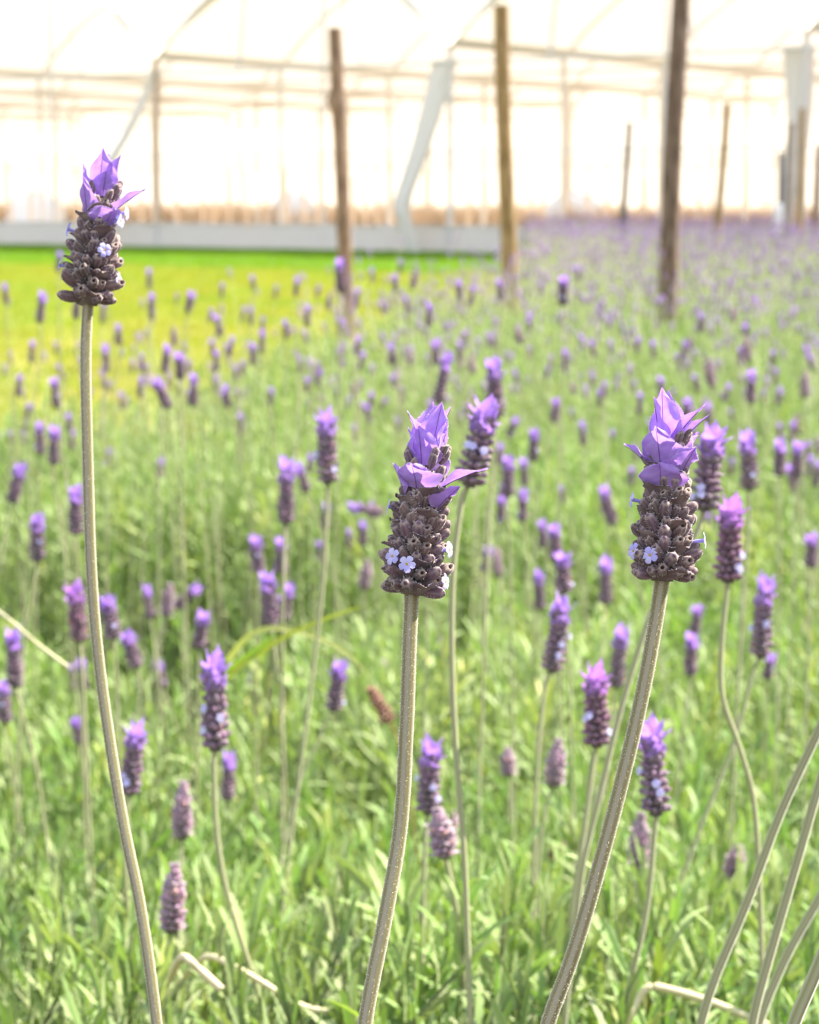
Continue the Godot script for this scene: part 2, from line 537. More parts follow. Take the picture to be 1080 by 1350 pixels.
const BELOW := [[0.5, 0.285], [0.8, 0.285], [1.2, 0.36], [1.6, 0.41], [2.3, 0.45], [4.0, 0.52], [7.0, 0.60], [12.0, 0.64], [45.0, 0.68]]
const GAPS := [[-0.42, 3.1, 0.34, 0.38], [-0.40, 3.65, 0.42, -0.09], [-0.15, 2.7, 0.24, 0.34], [-0.12, 3.05, 0.2, -0.06], [-0.28, 2.15, 0.18, 0.22], [-0.9, 4.6, 0.3, 0.15], [0.75, 5.2, 0.3, 0.15], [0.2, 6.2, 0.35, 0.18], [0.55, 4.0, 0.25, 0.18]]   # hollows between the bushes: x, distance, radius, depth
const EDGE := [[5.0, -1.6], [5.9, -1.06], [7.5, -0.85], [9.7, -0.40], [13.0, 0.05], [16.4, 0.60], [22.0, 1.1], [32.0, 1.7], [45.0, 2.2]]

func canopy(x: float, d: float) -> float:     # height of the lavender leaves over the soil
	var h := EYE - curve(BELOW, d) + 0.07 * noise.get_noise_2d(x * 90.0, d * 90.0) * minf(1.0, d) + 0.03 * noise.get_noise_2d(x * 330.0 + 50.0, d * 330.0)
	for g in GAPS:
		var q: float = Vector2(x - g[0], d - g[1]).length() / g[2]
		h -= g[3] * exp(-q * q * q * q)
	return h

func in_field(x: float, d: float) -> bool:
	return d < 5.0 or x > curve(EDGE, d) + 0.25 * noise.get_noise_2d(d * 60.0, 7.0)

# ------------------------------------------------------------------ greenhouse
var G0 := Vector3(0.74, 0, -41.9)
var along := Vector3(0.8229, 0, 0.5682)
var away := Vector3(0.5682, 0, -0.8229)
const SPAN := 7.0
const EAVE := 3.76
const RISE := 1.8

func gp(k: float, deep: float, h: float) -> Vector3:
	return G0 + along * SPAN * k + away * deep + Vector3(0, h, 0)

func arch_h(u: float) -> float:
	var q := 2.0 * u - 1.0
	return EAVE + RISE * (1.0 - pow(absf(q), 2.1))

func film(mb: MB, nu: int, nv: int, f: Callable) -> void:
	var rows := []
	for a in nu + 1:
		var row := PackedInt32Array()
		for b in nv + 1:
			row.append(mb.pt(f.call(float(a) / nu, float(b) / nv), Color.WHITE))
		rows.append(row)
	for a in nu:
		for b in nv:
			mb.quad(rows[a][b], rows[a][b + 1], rows[a + 1][b + 1], rows[a + 1][b])

func bar(pts: Array, r: float, m: Material, called: String, parent: Node, n := 6) -> void:
	var mb := MB.new()
	tube(mb, pts, r, r, n, Color.WHITE, Color.WHITE)
	part(called, mb.mesh(m), parent)

func greenhouse() -> void:
	var t := thing("greenhouse", G0, "large white plastic film tunnel greenhouse with arched roof bays across the back", "greenhouse")
	var o := Node3D.new()
	var back := -G0
	var R := func(p: Vector3) -> Vector3: return p + back
	var rows := 8
	var step := 4.0
	for k in range(-6, 4):
		for r in rows:
			bar([gp(k, r * step, -0.3) + back, gp(k, r * step, EAVE) + back], 0.055, M.steel if (r > 0 or k != -1) else M.rusty, "gutter_post", t, 8)
		# gutter: an open channel
		var g := MB.new()
		film(g, 6, 7, func(u, v): return gp(k, v * step * (rows - 1) - 0.15, EAVE + 0.16 * pow(2.0 * u - 1.0, 2.0)) + along * (u - 0.5) * 0.42 + back)
		part("gutter", g.mesh(M.white_steel), t)
	for k in range(-6, 3):
		for r in rows:
			var pts := []
			for s in 15:
				pts.append(gp(k + s / 14.0, r * step, arch_h(s / 14.0)) + back)
			bar(pts, 0.04, M.steel, "arch", t)
			bar([gp(k, r * step, 3.5) + back, gp(k + 1, r * step, 3.5) + back], 0.03, M.steel, "tie_bar", t)
			if r % 2 == 0:
				bar([gp(k, r * step, 1.9) + back, gp(k + 1, r * step, 1.9) + back], 0.018, M.steel, "wire", t, 5)
		var mid: float = 0.62 if k >= 0 else 0.58
		bar([gp(k + mid, 0.1, -0.2) + back, gp(k + mid, 0.1, arch_h(mid)) + back], 0.032, M.steel, "king_post", t)
		bar([gp(k + 0.30, 0.0, 3.5) + back, gp(k + 0.33, 0.0, arch_h(0.33)) + back], 0.035, M.steel, "brace", t)
		bar([gp(k + 0.72, 0.0, 3.5) + back, gp(k + 0.62, 0.0, arch_h(0.62)) + back], 0.022, M.steel, "brace", t)
		# roof film, sagging a little between the arches
		var f := MB.new()
		film(f, 22, (rows - 1) * 4, func(u, v): return gp(k + u, v * step * (rows - 1), arch_h(u) + 0.045 - 0.05 * absf(sin(v * PI * (rows - 1)))) + back)
		part("roof_film", f.mesh(M.film), t)
		# back wall
		var w := MB.new()
		film(w, 14, 8, func(u, v): return gp(k + u, step * (rows - 1) + 0.12 * sin(u * 40.0) * v * (1 - v), lerpf(-0.1, arch_h(u), v)) + back)
		part("end_film", w.mesh(M.back_film), t)
		# grey film skirt along the foot of the front
		var s2 := MB.new()
		film(s2, 28, 3, func(u, v): return gp(k + u, -0.06 + 0.03 * sin(u * 60.0) * v, lerpf(-0.05, 0.55 + 0.03 * sin(u * 17.0 + k), v)) + back)
		part("skirt_film", s2.mesh(M.skirt), t)
		bar([gp(k, -0.06, 0.56) + back, gp(k + 1, -0.06, 0.56) + back], 0.02, M.steel, "skirt_rail", t)
	for e in [-6, 3]:
		var w := MB.new()
		film(w, 20, 6, func(u, v): return gp(e, u * step * (rows - 1), lerpf(-0.05, EAVE, v)) + along * 0.05 * sin(u * 50.0) * v + back)
		part("side_film", w.mesh(M.back_film), t)
	# film gathered into the valleys over the gutters, in front of the arches
	for k in range(-5, 3):
		var v := MB.new()
		film(v, 14, 8, func(u, q):
			var x: float = (u - 0.5) * 0.62 * q
			return gp(k + x, -0.2 - 0.12 * sin(u * 16.0) * q + 0.5 * q, EAVE + 0.05 + (arch_h(0.31) - EAVE) * q * (0.93 + 0.07 * cos(u * PI * 2.0))) + back)
		part("valley_film", v.mesh(M.film), t)
	# loose film hanging from the gutters
	for e in [[[[206, 88], [190, 130], [165, 180], [140, 225], [128, 300]], 45.6, 0.10, 0.16], [[[588, 78], [572, 140], [548, 215], [530, 268], [534, 296], [546, 338]], 41.4, 0.24, 0.11], [[[1052, 60], [1056, 120], [1052, 190], [1040, 250], [1032, 300]], 37.6, 0.26, 0.12]]:
		var pts := []
		for q in e[0]: pts.append(px(q[0], q[1], e[1]) - G0)
		pts = smooth_path(pts, 5)
		var mb := MB.new()
		var rws := []
		for k in pts.size():
			var row := PackedInt32Array()
			var r: float = lerpf(e[2], e[3], float(k) / pts.size())
			for j in 16:
				var a := TAU * j / 16.0
				var rr := r * (1.0 + 0.18 * cos(a * 5.0 + k * 0.25))
				row.append(mb.pt((pts[k] as Vector3) + along * cos(a) * rr + away * sin(a) * rr * 0.55, Color.WHITE))
			rws.append(row)
		for k in rws.size() - 1:
			for j in 16:
				mb.quad(rws[k][j], rws[k + 1][j], rws[k + 1][(j + 1) % 16], rws[k][(j + 1) % 16])
		part("hanging_film", mb.mesh(M.drape), t)
	o.free()

# ------------------------------------------------------------------ posts
func wooden_post(label: String, x0: float, y0: float, x1: float, y1: float, d: float, rad: float, m: Material, seedv: int, knot := 0.0) -> void:
	rng.seed = seedv
	var a := px(x0, y0, d)
	var b := px(x1, y1, d)
	b.z = a.z
	var dir := (a - b).normalized()
	var foot := b - dir * (b.y + 0.25) / dir.y
	var h := (a - foot).length()
	var t := thing("wooden_post", Vector3(foot.x, 0, foot.z), label, "post", "posts standing in the field")
	var mb := MB.new()
	var fr := frame(dir)
	var n := 26
	var rows := []
	for k in n + 1:
		var u := float(k) / n
		var row := PackedInt32Array()
		for j in 14:
			var q := TAU * j / 14.0
			var r := rad * (1.06 - 0.12 * u) * (1.0 + 0.10 * noise.get_noise_3d(cos(q) * 30.0 + seedv * 40.0, u * h * 60.0, sin(q) * 30.0))
			if knot > 0.0:
				r += 0.035 * exp(-pow((u * h - knot) / 0.035, 2.0)) * maxf(0.0, -cos(q)) * maxf(0.0, -cos(q))
			var tone := 0.8 + 0.35 * noise.get_noise_3d(cos(q) * 60.0, u * h * 25.0 + seedv * 300.0, sin(q) * 60.0)
			row.append(mb.pt(foot - t.position + fr.y * u * h + (fr.x * cos(q) + fr.z * sin(q)) * r + Vector3(0.02 * sin(u * 3.0 + seedv), 0, 0), Color(tone, tone, tone)))
		rows.append(row)
	for k in n:
		for j in 14:
			mb.quad(rows[k][j], rows[k][(j + 1) % 14], rows[k + 1][(j + 1) % 14], rows[k + 1][j])
	part("post_shaft", mb.mesh(m), t)
	var cb := MB.new()
	var c := cb.pt(foot - t.position + fr.y * (h + 0.006) + Vector3(0.02 * sin(3.0 + seedv), 0, 0), Color(0.8, 0.8, 0.8))
	var ring := []
	for j in 14: ring.append(cb.pt(mb.v[rows[n][j]], Color(0.55, 0.55, 0.55)))
	for j in 14: cb.tri(c, ring[j], ring[(j + 1) % 14])
	part("end_grain", cb.mesh(m), t)

func wood(base: Color, dark: Color) -> StandardMaterial3D:
	var m := mat(Color.WHITE, 0.85)
	var nt := NoiseTexture2D.new()
	var n := FastNoiseLite.new()
	n.seed = 5
	n.frequency = 0.02
	n.fractal_octaves = 5
	nt.noise = n
	nt.width = 256
	nt.height = 256
	nt.seamless = true
	var g := Gradient.new()
	g.offsets = PackedFloat32Array([0.25, 0.5, 0.8])
	g.colors = PackedColorArray([dark, base, base.lightened(0.18)])
	nt.color_ramp = g
	m.albedo_texture = nt
	m.uv1_triplanar = true
	m.uv1_scale = Vector3(9.0, 0.9, 9.0)
	return m

# ------------------------------------------------------------------ the scene
func _ready() -> void:
	# camera: 8 degrees down, focused on the near flowers
	var cam := Camera3D.new()
	cam.name = "camera"
	add_child(cam)
	cam.position = Vector3(0, EYE, 0)
	cam.rotation_degrees = Vector3(-7.97, 0, 0)
	cam_t = cam.transform
	var ca := CameraAttributesPhysical.new()
	ca.frustum_focal_length = 53.333
	ca.frustum_focus_distance = 0.425
	ca.frustum_near = 0.05
	ca.frustum_far = 400.0
	ca.exposure_aperture = 28.0
	cam.attributes = ca
	cam.fov = rad_to_deg(2.0 * atan(675.0 / F))
	cam.current = true

	var env := Environment.new()
	env.tonemap_mode = Environment.TONE_MAPPER_LINEAR
	env.tonemap_exposure = 1.48
	env.background_mode = Environment.BG_SKY
	var skm := ProceduralSkyMaterial.new()
	skm.sky_top_color = Color(0.74, 0.80, 0.90)
	skm.sky_horizon_color = Color(0.94, 0.95, 0.97)
	skm.sky_curve = 0.2
	skm.ground_bottom_color = Color(0.45, 0.45, 0.38)
	skm.ground_horizon_color = Color(0.8, 0.8, 0.76)
	skm.sky_energy_multiplier = 1.2
	var sky := Sky.new()
	sky.sky_material = skm
	env.sky = sky
	env.sdfgi_enabled = true
	env.ssao_enabled = true
	env.ssil_enabled = true
	var we := WorldEnvironment.new()
	we.name = "world_environment"
	we.environment = env
	add_child(we)

	var sun := DirectionalLight3D.new()
	sun.name = "sun"
	sun.light_color = Color(1.0, 0.975, 0.93)
	sun.light_energy = 3.9
	sun.light_angular_distance = 0.6
	sun.shadow_enabled = true
	sun.sky_mode = DirectionalLight3D.SKY_MODE_LIGHT_ONLY
	add_child(sun)
	sun.look_at_from_position(Vector3(0.80, 0.95, -0.42), Vector3.ZERO)

	noise.seed = 3
	noise.frequency = 0.01
	noise.fractal_octaves = 3

	M.calyx = mat(Color.WHITE, 0.85, Color(0.25, 0.22, 0.22), 0.4)
	M.calyx_bloom = M.calyx
	M.calyx_pink = mat(Color(1.0, 0.93, 0.95), 0.85, Color(0.25, 0.22, 0.22), 0.4)
	M.calyx_bud = mat(Color(1.0, 0.98, 0.97), 0.8, Color(0.5, 0.48, 0.48), 0.8)
	M.calyx_dry = mat(Color(1.0, 0.97, 0.94), 0.9, Color(0.2, 0.15, 0.1), 0.2)
	M.petal = mat(Color.WHITE, 0.6, Color(0.92, 0.86, 1.0), 0.3)
	M.petal_pink = mat(Color(1.0, 0.94, 0.97), 0.6, Color(0.95, 0.86, 0.95), 0.3)
	M.floret = mat(Color.WHITE, 0.6, Color(0.8, 0.8, 0.9))
	M.plain = mat(Color.WHITE, 0.8)
	M.stem = mat(Color.WHITE, 0.8, Color(0.2, 0.2, 0.12), 0.5)
	M.dry = mat(Color(0.9, 0.78, 0.6), 0.9)
	M.fuzz = mat(Color.WHITE, 0.8, Color(0.9, 0.9, 0.88))
	M.leaf = mat(Color.WHITE, 0.6, Color(0.68, 0.74, 0.44), 0.15)
	M.leaf_b = mat(Color(0.92, 0.98, 0.90), 0.6, Color(0.68, 0.74, 0.44), 0.15)
	M.leaf_c = mat(Color(1.0, 1.0, 1.0).darkened(0.12), 0.6, Color(0.68, 0.74, 0.44), 0.15)
	M.grass = mat(Color.WHITE, 0.6, Color(0.9, 0.95, 0.45))
	M.straw = mat(Color.WHITE, 0.75, Color(0.3, 0.28, 0.2))
	M.back_film = mat(Color(0.95, 0.93, 0.90), 0.6, Color(0.87, 0.85, 0.825))
	M.film = mat(Color(0.915, 0.895, 0.865), 0.6, Color(0.82, 0.805, 0.785))
	M.drape = mat(Color(0.93, 0.91, 0.87), 0.6, Color(0.8, 0.79, 0.77))
	M.skirt = mat(Color(0.86, 0.835, 0.81), 0.6, Color(0.6, 0.59, 0.58))
	M.steel = mat(Color(0.86, 0.835, 0.80), 0.6)
	M.rusty = mat(Color(0.72, 0.63, 0.53), 0.6)
	M.white_steel = mat(Color(0.85, 0.84, 0.80), 0.5)
	M.soil = mat(Color(0.27, 0.23, 0.18), 0.95)
	M.floor = mat(Color(0.88, 0.84, 0.78), 0.95)
	M.turf = mat(Color.WHITE, 0.95)
	M.blue = mat(Color(0.84, 0.88, 0.95), 0.6)

	ground()
	print("ground")
	greenhouse()
	inside_greenhouse()
	print("greenhouse")
	posts()
	lavender_library()
	heroes()
	print("heroes")
	photo_flowers()
	stray_flowers()
	print("flowers")
	foliage()
	print("foliage")
	field_flowers()
	print("field")
	lawn()
	oddments()

func ground() -> void:
	var g := MB.new()
	film(g, 40, 40, func(u, v): return Vector3(lerpf(-70, 70, u), 0.0, lerpf(20, -120, v)))
	var soil: StandardMaterial3D = M.soil
	var nt := NoiseTexture2D.new()
	var n := FastNoiseLite.new()
	n.seed = 9
	n.frequency = 0.03
	nt.noise = n
	nt.width = 256
	nt.height = 256
	nt.seamless = true
	var gr := Gradient.new()
	gr.colors = PackedColorArray([Color(0.75, 0.72, 0.68), Color(1, 1, 1)])
	nt.color_ramp = gr
	soil.albedo_texture = nt
	soil.uv1_triplanar = true
	soil.uv1_scale = Vector3(2, 2, 2)
	var o := top("ground", g.mesh(soil), Transform3D(), "brown soil under the lavender and the lawn", "ground", "", "structure")
	o.name = "ground"
	# turf that the lawn grows from
	var t := MB.new()
	var rows := []
	for k in 61:
		var d := lerpf(5.2, 52.0, k / 60.0)
		var row := PackedInt32Array()
		for j in 41:
			var x := lerpf(-0.26 * d - 6.0, curve(EDGE, d) + 0.8, j / 40.0)
			var q := noise.get_noise_2d(x * 60.0, d * 40.0)
			row.append(t.pt(Vector3(x, 0.012 + 0.01 * q, -d), L(128, 126, 52).lerp(L(140, 126, 58), clampf(0.5 + q * 1.4, 0, 1))))
		rows.append(row)
	for k in 60:
		for j in 40:
			t.quad(rows[k][j], rows[k][j + 1], rows[k + 1][j + 1], rows[k + 1][j])
	top("lawn", t.mesh(M.turf), Transform3D(), "yellow-green mown lawn between the lavender and the greenhouse", "lawn", "", "structure")
	var f := MB.new()
	film(f, 4, 4, func(u, v): return gp(lerpf(-6, 3, u), lerpf(0.0, 28.0, v), 0.02))
	top("greenhouse_soil", f.mesh(M.floor), Transform3D(), "pale dry earth floor inside the greenhouse", "floor", "", "structure")

func inside_greenhouse() -> void:
	rng.seed = 77
	var mesh := []
	for k in 3:
		var mb := MB.new()
		var pts := []
		for s in 5: pts.append(Vector3(0.02 * sin(s * 1.7 + k), -0.1 + s * 0.48, 0.015 * cos(s * 2.0 + k)))
		tube(mb, pts, 0.05, 0.042, 7, L(232, 212, 190), L(222, 200, 176))
		mesh.append(mb.mesh(M.plain))
	var xs := [14, 42, 70, 104, 128, 186, 232, 268, 282, 303, 326, 352, 378, 402, 420, 466, 482, 497, 516, 560, 618, 640, 700, 716, 745, 776, 800, 850, 920, 985, 1008, 1052]
	for k in xs.size():
		var d: float = 54.0 + (k * 37 % 11) - 0.006 * xs[k]
		var p := px(xs[k], 300, d)
		p.y = 0.02
		var o := top("wooden_stake", mesh[k % 3], Transform3D(Basis(Vector3.UP, k).scaled(Vector3(1, rng.randf_range(0.85, 1.08), 1)), p), "pale wooden crop stake standing inside the greenhouse", "stake", "crop stakes inside the greenhouse")
	# dry crop between the stakes
	var dry := MB.new()
	rng.seed = 78
	for k in 16:
		var a := rng.randf() * TAU
		var o := Vector3(cos(a), 0, sin(a))
		var h := rng.randf_range(0.6, 1.05)
		var base := o * rng.randf() * 0.25
		tube(dry, [base, base + o * 0.1 + Vector3(0, h * 0.6, 0), base + o * rng.randf_range(0.1, 0.4) + Vector3(0, h, 0)], 0.014, 0.006, 3, L(232, 212, 190), L(222, 198, 172))
		for q in 3:
			var lf := leaf(0.22, 0.06, rng.randf_range(0.4, 1.6), false, 3, L(232, 214, 190), L(222, 200, 174))
			dry.add(lf, Transform3D(Basis(Vector3.UP, rng.randf() * TAU) * Basis(Vector3.RIGHT, rng.randf_range(0.3, 1.2)), base + Vector3(0, h * rng.randf_range(0.2, 0.9), 0)))
	var places := []
	var tints := PackedColorArray()
	for r in range(5, 9):
		for k in 130:
			var p := gp(lerpf(-5.0, 2.4, k / 129.0) + rng.randf_range(-0.02, 0.02), r * 3.0 + rng.randf_range(-0.2, 0.2), 0.0)
			places.append(Transform3D(Basis(Vector3.UP, rng.randf() * TAU).scaled(Vector3(1, rng.randf_range(0.75, 1.0), 1)), p))
			tints.append(Color(1, 1, 1) * rng.randf_range(0.85, 1.1))
	var o := many("dry_crop", dry.mesh(M.straw), places, tints, self)
	tag(o, "rows of dry beige crop plants inside the greenhouse", "plants", "", "stuff")
	# three pale blue heaps of folded sheeting
	for e in [[46, 259, 66.0, 1.2, "left, by the outermost bay"], [386, 259, 64.0, 1.0, "behind the leftmost wooden post"], [757, 260, 60.0, 1.2, "between the two tall posts"]]:
		var mb := MB.new()
		var p := px(e[0], e[1], e[2])
		film(mb, 20, 8, func(u, v):
			var a: float = u * TAU
			var r := 0.62 * pow(maxf(0.0, 1.0 - pow(v, 4.0)), 0.5) * (1.0 + 0.08 * sin(a * 5.0 + v * 3.0))
			return Vector3(signf(cos(a)) * pow(absf(cos(a)), 0.5) * r * e[3] * 1.1, 1.22 * v * (0.96 + 0.04 * sin(a * 3.0)), sin(a) * r * 0.6))
		top("folded_sheeting", mb.mesh(M.blue), Transform3D(Basis(), Vector3(p.x, 0.02, p.z)), "pale blue heap of folded sheeting inside the greenhouse, " + e[4], "sheeting", "blue sheeting in the greenhouse")

func posts() -> void:
	var olive := wood(Color(0.66, 0.53, 0.34), Color(0.46, 0.36, 0.22))
	var brown := wood(Color(0.52, 0.42, 0.34), Color(0.33, 0.26, 0.21))
	var tan := wood(Color(0.60, 0.48, 0.38), Color(0.38, 0.30, 0.24))
	var grey := wood(Color(0.36, 0.35, 0.34), Color(0.24, 0.23, 0.22))
	var pale := wood(Color(0.66, 0.60, 0.54), Color(0.50, 0.45, 0.40))
	wooden_post("knobbly brown wooden post at the lawn edge, leftmost of the posts", 445, 37, 452, 430, 15.0, 0.049, tan, 1, 2.02)
	wooden_post("tall olive-brown wooden post in the middle, its top just inside the picture", 665, 7, 677, 440, 13.6, 0.050, olive, 2)
	wooden_post("thickest dark brown wooden post, running out of the top of the picture", 902, -32, 890, 445, 12.0, 0.053, brown, 3)
	wooden_post("thin dark grey post standing alone between the two thickest posts", 829, 161, 823, 350, 31.0, 0.046, grey, 4)
	wooden_post("slender olive post leaning slightly, right of the thickest post", 957, 137, 948, 330, 29.0, 0.050, olive, 5)
	var d := thing("wooden_post", Vector3.ZERO, "", "post", "posts standing in the field")
	used["wooden_post"] -= 1
	remove_child(d)
	d.free()
	wooden_post("short dark grey post with a white wrapped foot near the greenhouse corner", 1029, 200, 1028, 320, 34.0, 0.042, grey, 6)
	wooden_post("pale grey-brown post beside the hanging film at the greenhouse corner", 1045, 162, 1039, 320, 31.0, 0.055, pale, 7)
	wooden_post("olive-brown post at the right, between the pale post and the edge", 1060, 143, 1058, 320, 30.0, 0.046, olive, 8)
	wooden_post("reddish brown post cut by the right edge of the picture", 1081, 192, 1078, 320, 33.0, 0.05, tan, 9)
	# the white wrap round the foot of the short grey post
	var mb := MB.new()
	var p := px(1027.5, 283, 33.9)
	tube(mb, [Vector3(0.01, -0.28, 0), Vector3(0, 0, 0), Vector3(0, 0.17, 0)], 0.10, 0.062, 10, L(250, 244, 238), L(236, 226, 218))
	var holder := get_node("wooden_post_005")
	part("wrap", mb.mesh(M.plain), holder, Transform3D(Basis(), p - (holder as Node3D).position))

func heroes() -> void:
	var d := 0.425
	hero("tall sharp lavender flower at the left, its head before greenhouse and lawn", px(141, 203, 0.5), px(116, 402, 0.5),
		[px(116, 402, 0.5), px(113, 470, 0.5), px(115, 580, 0.5), px(121, 760, 0.5), px(134, 900, 0.5), px(160, 1070, 0.498), px(186, 1200, 0.496), px(207, 1352, 0.494)], 0.00112,
		[[25.5, -15, 4, 6, 8.5, 6.0], [25.5, 60, 10, 22, 8, 3.8], [23.5, -65, 18, 10, 7, 4], [21, 75, 42, 58, 8.5, 4], [19, -40, 16, 18, 8.5, 4.6], [17.5, 35, 32, 48, 5, 7], [25.5, 180, 5, 8, 8, 5], [22, 150, 14, 20, 7, 5], [21.5, -110, 16, 14, 5.5, 4], [24, 15, 14, 16, 5.5, 5]],
		[[11, 28, 6.2], [6.8, -85, 7.2], [5, 75, 6.6], [20, 80, 6.2], [18, 60, 6.0], [15, -92, 6.4]], 20.0, 501)
	hero("sharp lavender flower in the centre with two white florets low on its head", px(571, 531, d), px(543, 784, d),
		[px(543, 784, d), px(540, 850, d), px(536, 960, d), px(528, 1090, d), px(508, 1210, d - 0.002), px(481, 1352, d - 0.004)], 0.00125,
		[[19.8, -22, 32, 48, 5.6, 7.6], [20.5, 80, 50, 72, 9, 5], [18.5, -100, 22, 32, 6, 5], [16.5, 60, 36, 50, 6, 5], [24.3, -32, 14, 26, 7.2, 6.2], [24.5, -112, 16, 30, 6.8, 5], [24.5, 90, 10, 16, 6.5, 5], [28, -70, 18, 38, 6.5, 3.6], [27.2, 30, 7, 13, 8.8, 5.8], [27.5, 110, 10, 17, 8.2, 5], [27, 180, 5, 10, 9, 6], [22, 170, 20, 35, 7, 7]],
		[[5.8, -40, 6.9], [4.7, -13, 6.9], [2.2, 65, 6.6], [8.2, 66, 6.6], [15, -88, 6.2]], 20.5, 502)
	hero("sharp lavender flower at the right on a stem that leans left, tall pointed purple top", px(884, 514, d), px(873, 766, d),
		[px(873, 766, d), px(863, 830, d), px(846, 920, d), px(820, 1030, d), px(788, 1150, d), px(755, 1260, d), px(722, 1352, d)], 0.00128,
		[[21.6, -28, 18, 30, 7.4, 7.4], [21, -95, 32, 62, 6.2, 4.5], [20, 45, 26, 36, 5.8, 7], [17, -20, 24, 34, 5.4, 8], [25.5, -40, 5, 8, 10, 6.4], [25.5, -85, 8, 10, 8.5, 6], [25, 70, 34, 52, 8.5, 3.6], [27, 58, 36, 48, 8, 3.2], [25.5, 180, 8, 12, 10, 6], [22, 105, 20, 25, 6.4, 6], [21, 180, 22, 30, 6, 6]],
		[[4.4, -60, 6.9], [3.8, -27, 6.9], [6.8, 80, 7.6], [14, -86, 6.4]], 20.5, 503)

func photo_flowers() -> void:
	shown("large lavender flower on a bent stem at lower left, between the tall stems", [283, 850], [284, 988], 45, "bloom", [[282, 1010], [286, 1100], [303, 1190], [350, 1345]], 1)
	shown("lavender flower tucked against the long stem at the left", [183, 944], [170, 1047], 38, "bloom", [[165, 1090], [166, 1160], [173, 1240], [187, 1350]], 2)
	shown("closed pale mauve lavender bud right above another bud, lower left", [242, 1030], [240, 1105], 28, "bud", [[238, 1135], [237, 1200], [234, 1260]], 3)
	shown("dull purple lavender head on a pale stem, lowest at the left", [231, 1138], [226, 1228], 35, "bud", [[222, 1260], [216, 1348]], 4)
	shown("small lavender flower just right of the curved-stem flower at lower left", [303, 987], [300, 1055], 25, "bloom", [[290, 1085], [268, 1150]], 5)
	shown("lavender flower standing upright against the green, between the left and centre stems", [430, 532], [432, 637], 36, "bloom", [[431, 670], [425, 780], [403, 960], [372, 1200]], 6)
	shown("lavender flower left of and lower than the upright one between the tall stems", [378, 598], [377, 690], 30, "bloom", [[374, 740], [372, 900]], 7)
	shown("short lavender flower head above the yellow grass blades", [352, 750], [358, 828], 30, "bloom", [[362, 860], [370, 940]], 8)
	shown("lavender flower close behind the centre flower, on a long straight stem", [647, 518], [618, 640], 52, "bloom", [[608, 665], [597, 760], [596, 880], [602, 1000], [611, 1112]], 9)
	shown("purple-topped lavender flower rising behind the one next to the centre flower", [650, 467], [655, 550], 31, "bloom", [[652, 600], [645, 690]], 10)
	shown("thin dark lavender flower leaning right, above the centre flower", [592, 460], [577, 532], 22, "bloom", [], 11)
	shown("mauve-capped lavender flower on a leaning grey stem, left of the centre stem", [451, 868], [439, 937], 30, "bloom", [[428, 955], [392, 1040], [372, 1120], [366, 1200]], 12)
	shown("blue-violet lavender flower beside the centre stem, above a grey bud", [569, 966], [564, 1072], 42, "bloom", [[561, 1100], [558, 1180], [556, 1262]], 13)
	shown("grey closed lavender bud under the blue-violet flower beside the centre stem", [576, 1066], [587, 1129], 36, "bud", [[592, 1150], [603, 1205]], 14)
	shown("small closed bud half hidden behind the grey bud beside the centre stem", [596, 1070], [598, 1110], 22, "bud", [], 15)
	shown("lavender flower leaning right with white florets, left of the right-hand stem", [743, 778], [728, 885], 38, "bloom", [[719, 905], [709, 1000], [703, 1165]], 16)
	shown("rosy purple lavender flower close to the left of the right-hand stem", [786, 868], [787, 983], 46, "pink", [[782, 1005], [770, 1095], [755, 1195]], 17)
	shown("plump lavender flower just right of the right-hand stem, on a thick pale stem", [858, 940], [865, 1073], 50, "bloom", [[863, 1100], [851, 1210], [818, 1352]], 18)
	shown("slim lavender flower between the rosy flower and the right-hand stem", [821, 819], [812, 906], 30, "bloom", [[806, 950], [798, 1030]], 19)
	shown("closed mauve bud left of the rosy flower, above a withered head", [737, 974], [730, 1036], 28, "bud", [[720, 1065], [712, 1110], [709, 1165]], 20)
	shown("upright lavender flower at the right with a dark band under its purple top", [1010, 750], [1003, 866], 37, "bloom", [[992, 890], [968, 980], [930, 1075], [888, 1192]], 21)
	shown("rosy topped lavender flower right of the right sharp flower, on an S-curved stem", [966, 647], [960, 766], 48, "pink", [[957, 790], [951, 860], [953, 920], [975, 985], [993, 1050], [1000, 1135]], 22)
	shown("large blurred purple lavender flower right behind the right sharp flower", [943, 553], [928, 672], 50, "bloom", [[917, 705], [888, 750], [862, 800], [838, 870], [812, 960], [788, 1060], [770, 1135]], 23)
	shown("lavender flower right of the large blurred purple one", [985, 565], [988, 645], 32, "bloom", [[988, 690], [980, 780]], 24)
	shown("small lavender head low between the right stem and the S-curved stem", [913, 831], [910, 890], 25, "bloom", [[905, 930], [895, 1010]], 25)
	shown("mauve lavender head under the plump flower by the right stem", [846, 1071], [842, 1146], 29, "bud", [[838, 1170], [828, 1250]], 26)
	shown("small tilted grey bud low at the right", [974, 1114], [966, 1156], 27, "bud", [[950, 1190], [930, 1235]], 27)
	shown("purple lavender tip cut by the bottom edge", [881, 1313], [876, 1385], 40, "bloom", [], 28)
	shown("narrow lavender flower straight above the rosy one near the right-hand stem", [800, 730], [798, 796], 23, "bloom", [[796, 830], [790, 900]], 29)
	shown("lavender flower with pale florets above the leaning flower, centre right", [741, 724], [744, 782], 29, "bloom", [], 30)
	shown("lavender flower just above and left of the one with pale florets, centre right", [730, 688], [734, 740], 24, "bloom", [], 31)
	shown("lavender flower partly behind the long left stem at mid height", [100, 637], [100, 704], 27, "bloom", [[102, 740], [104, 800]], 32)
	shown("purple lavender flower near the left edge, left of the long stem", [49, 674], [49, 740], 27, "bloom", [[42, 780], [32, 850]], 33)
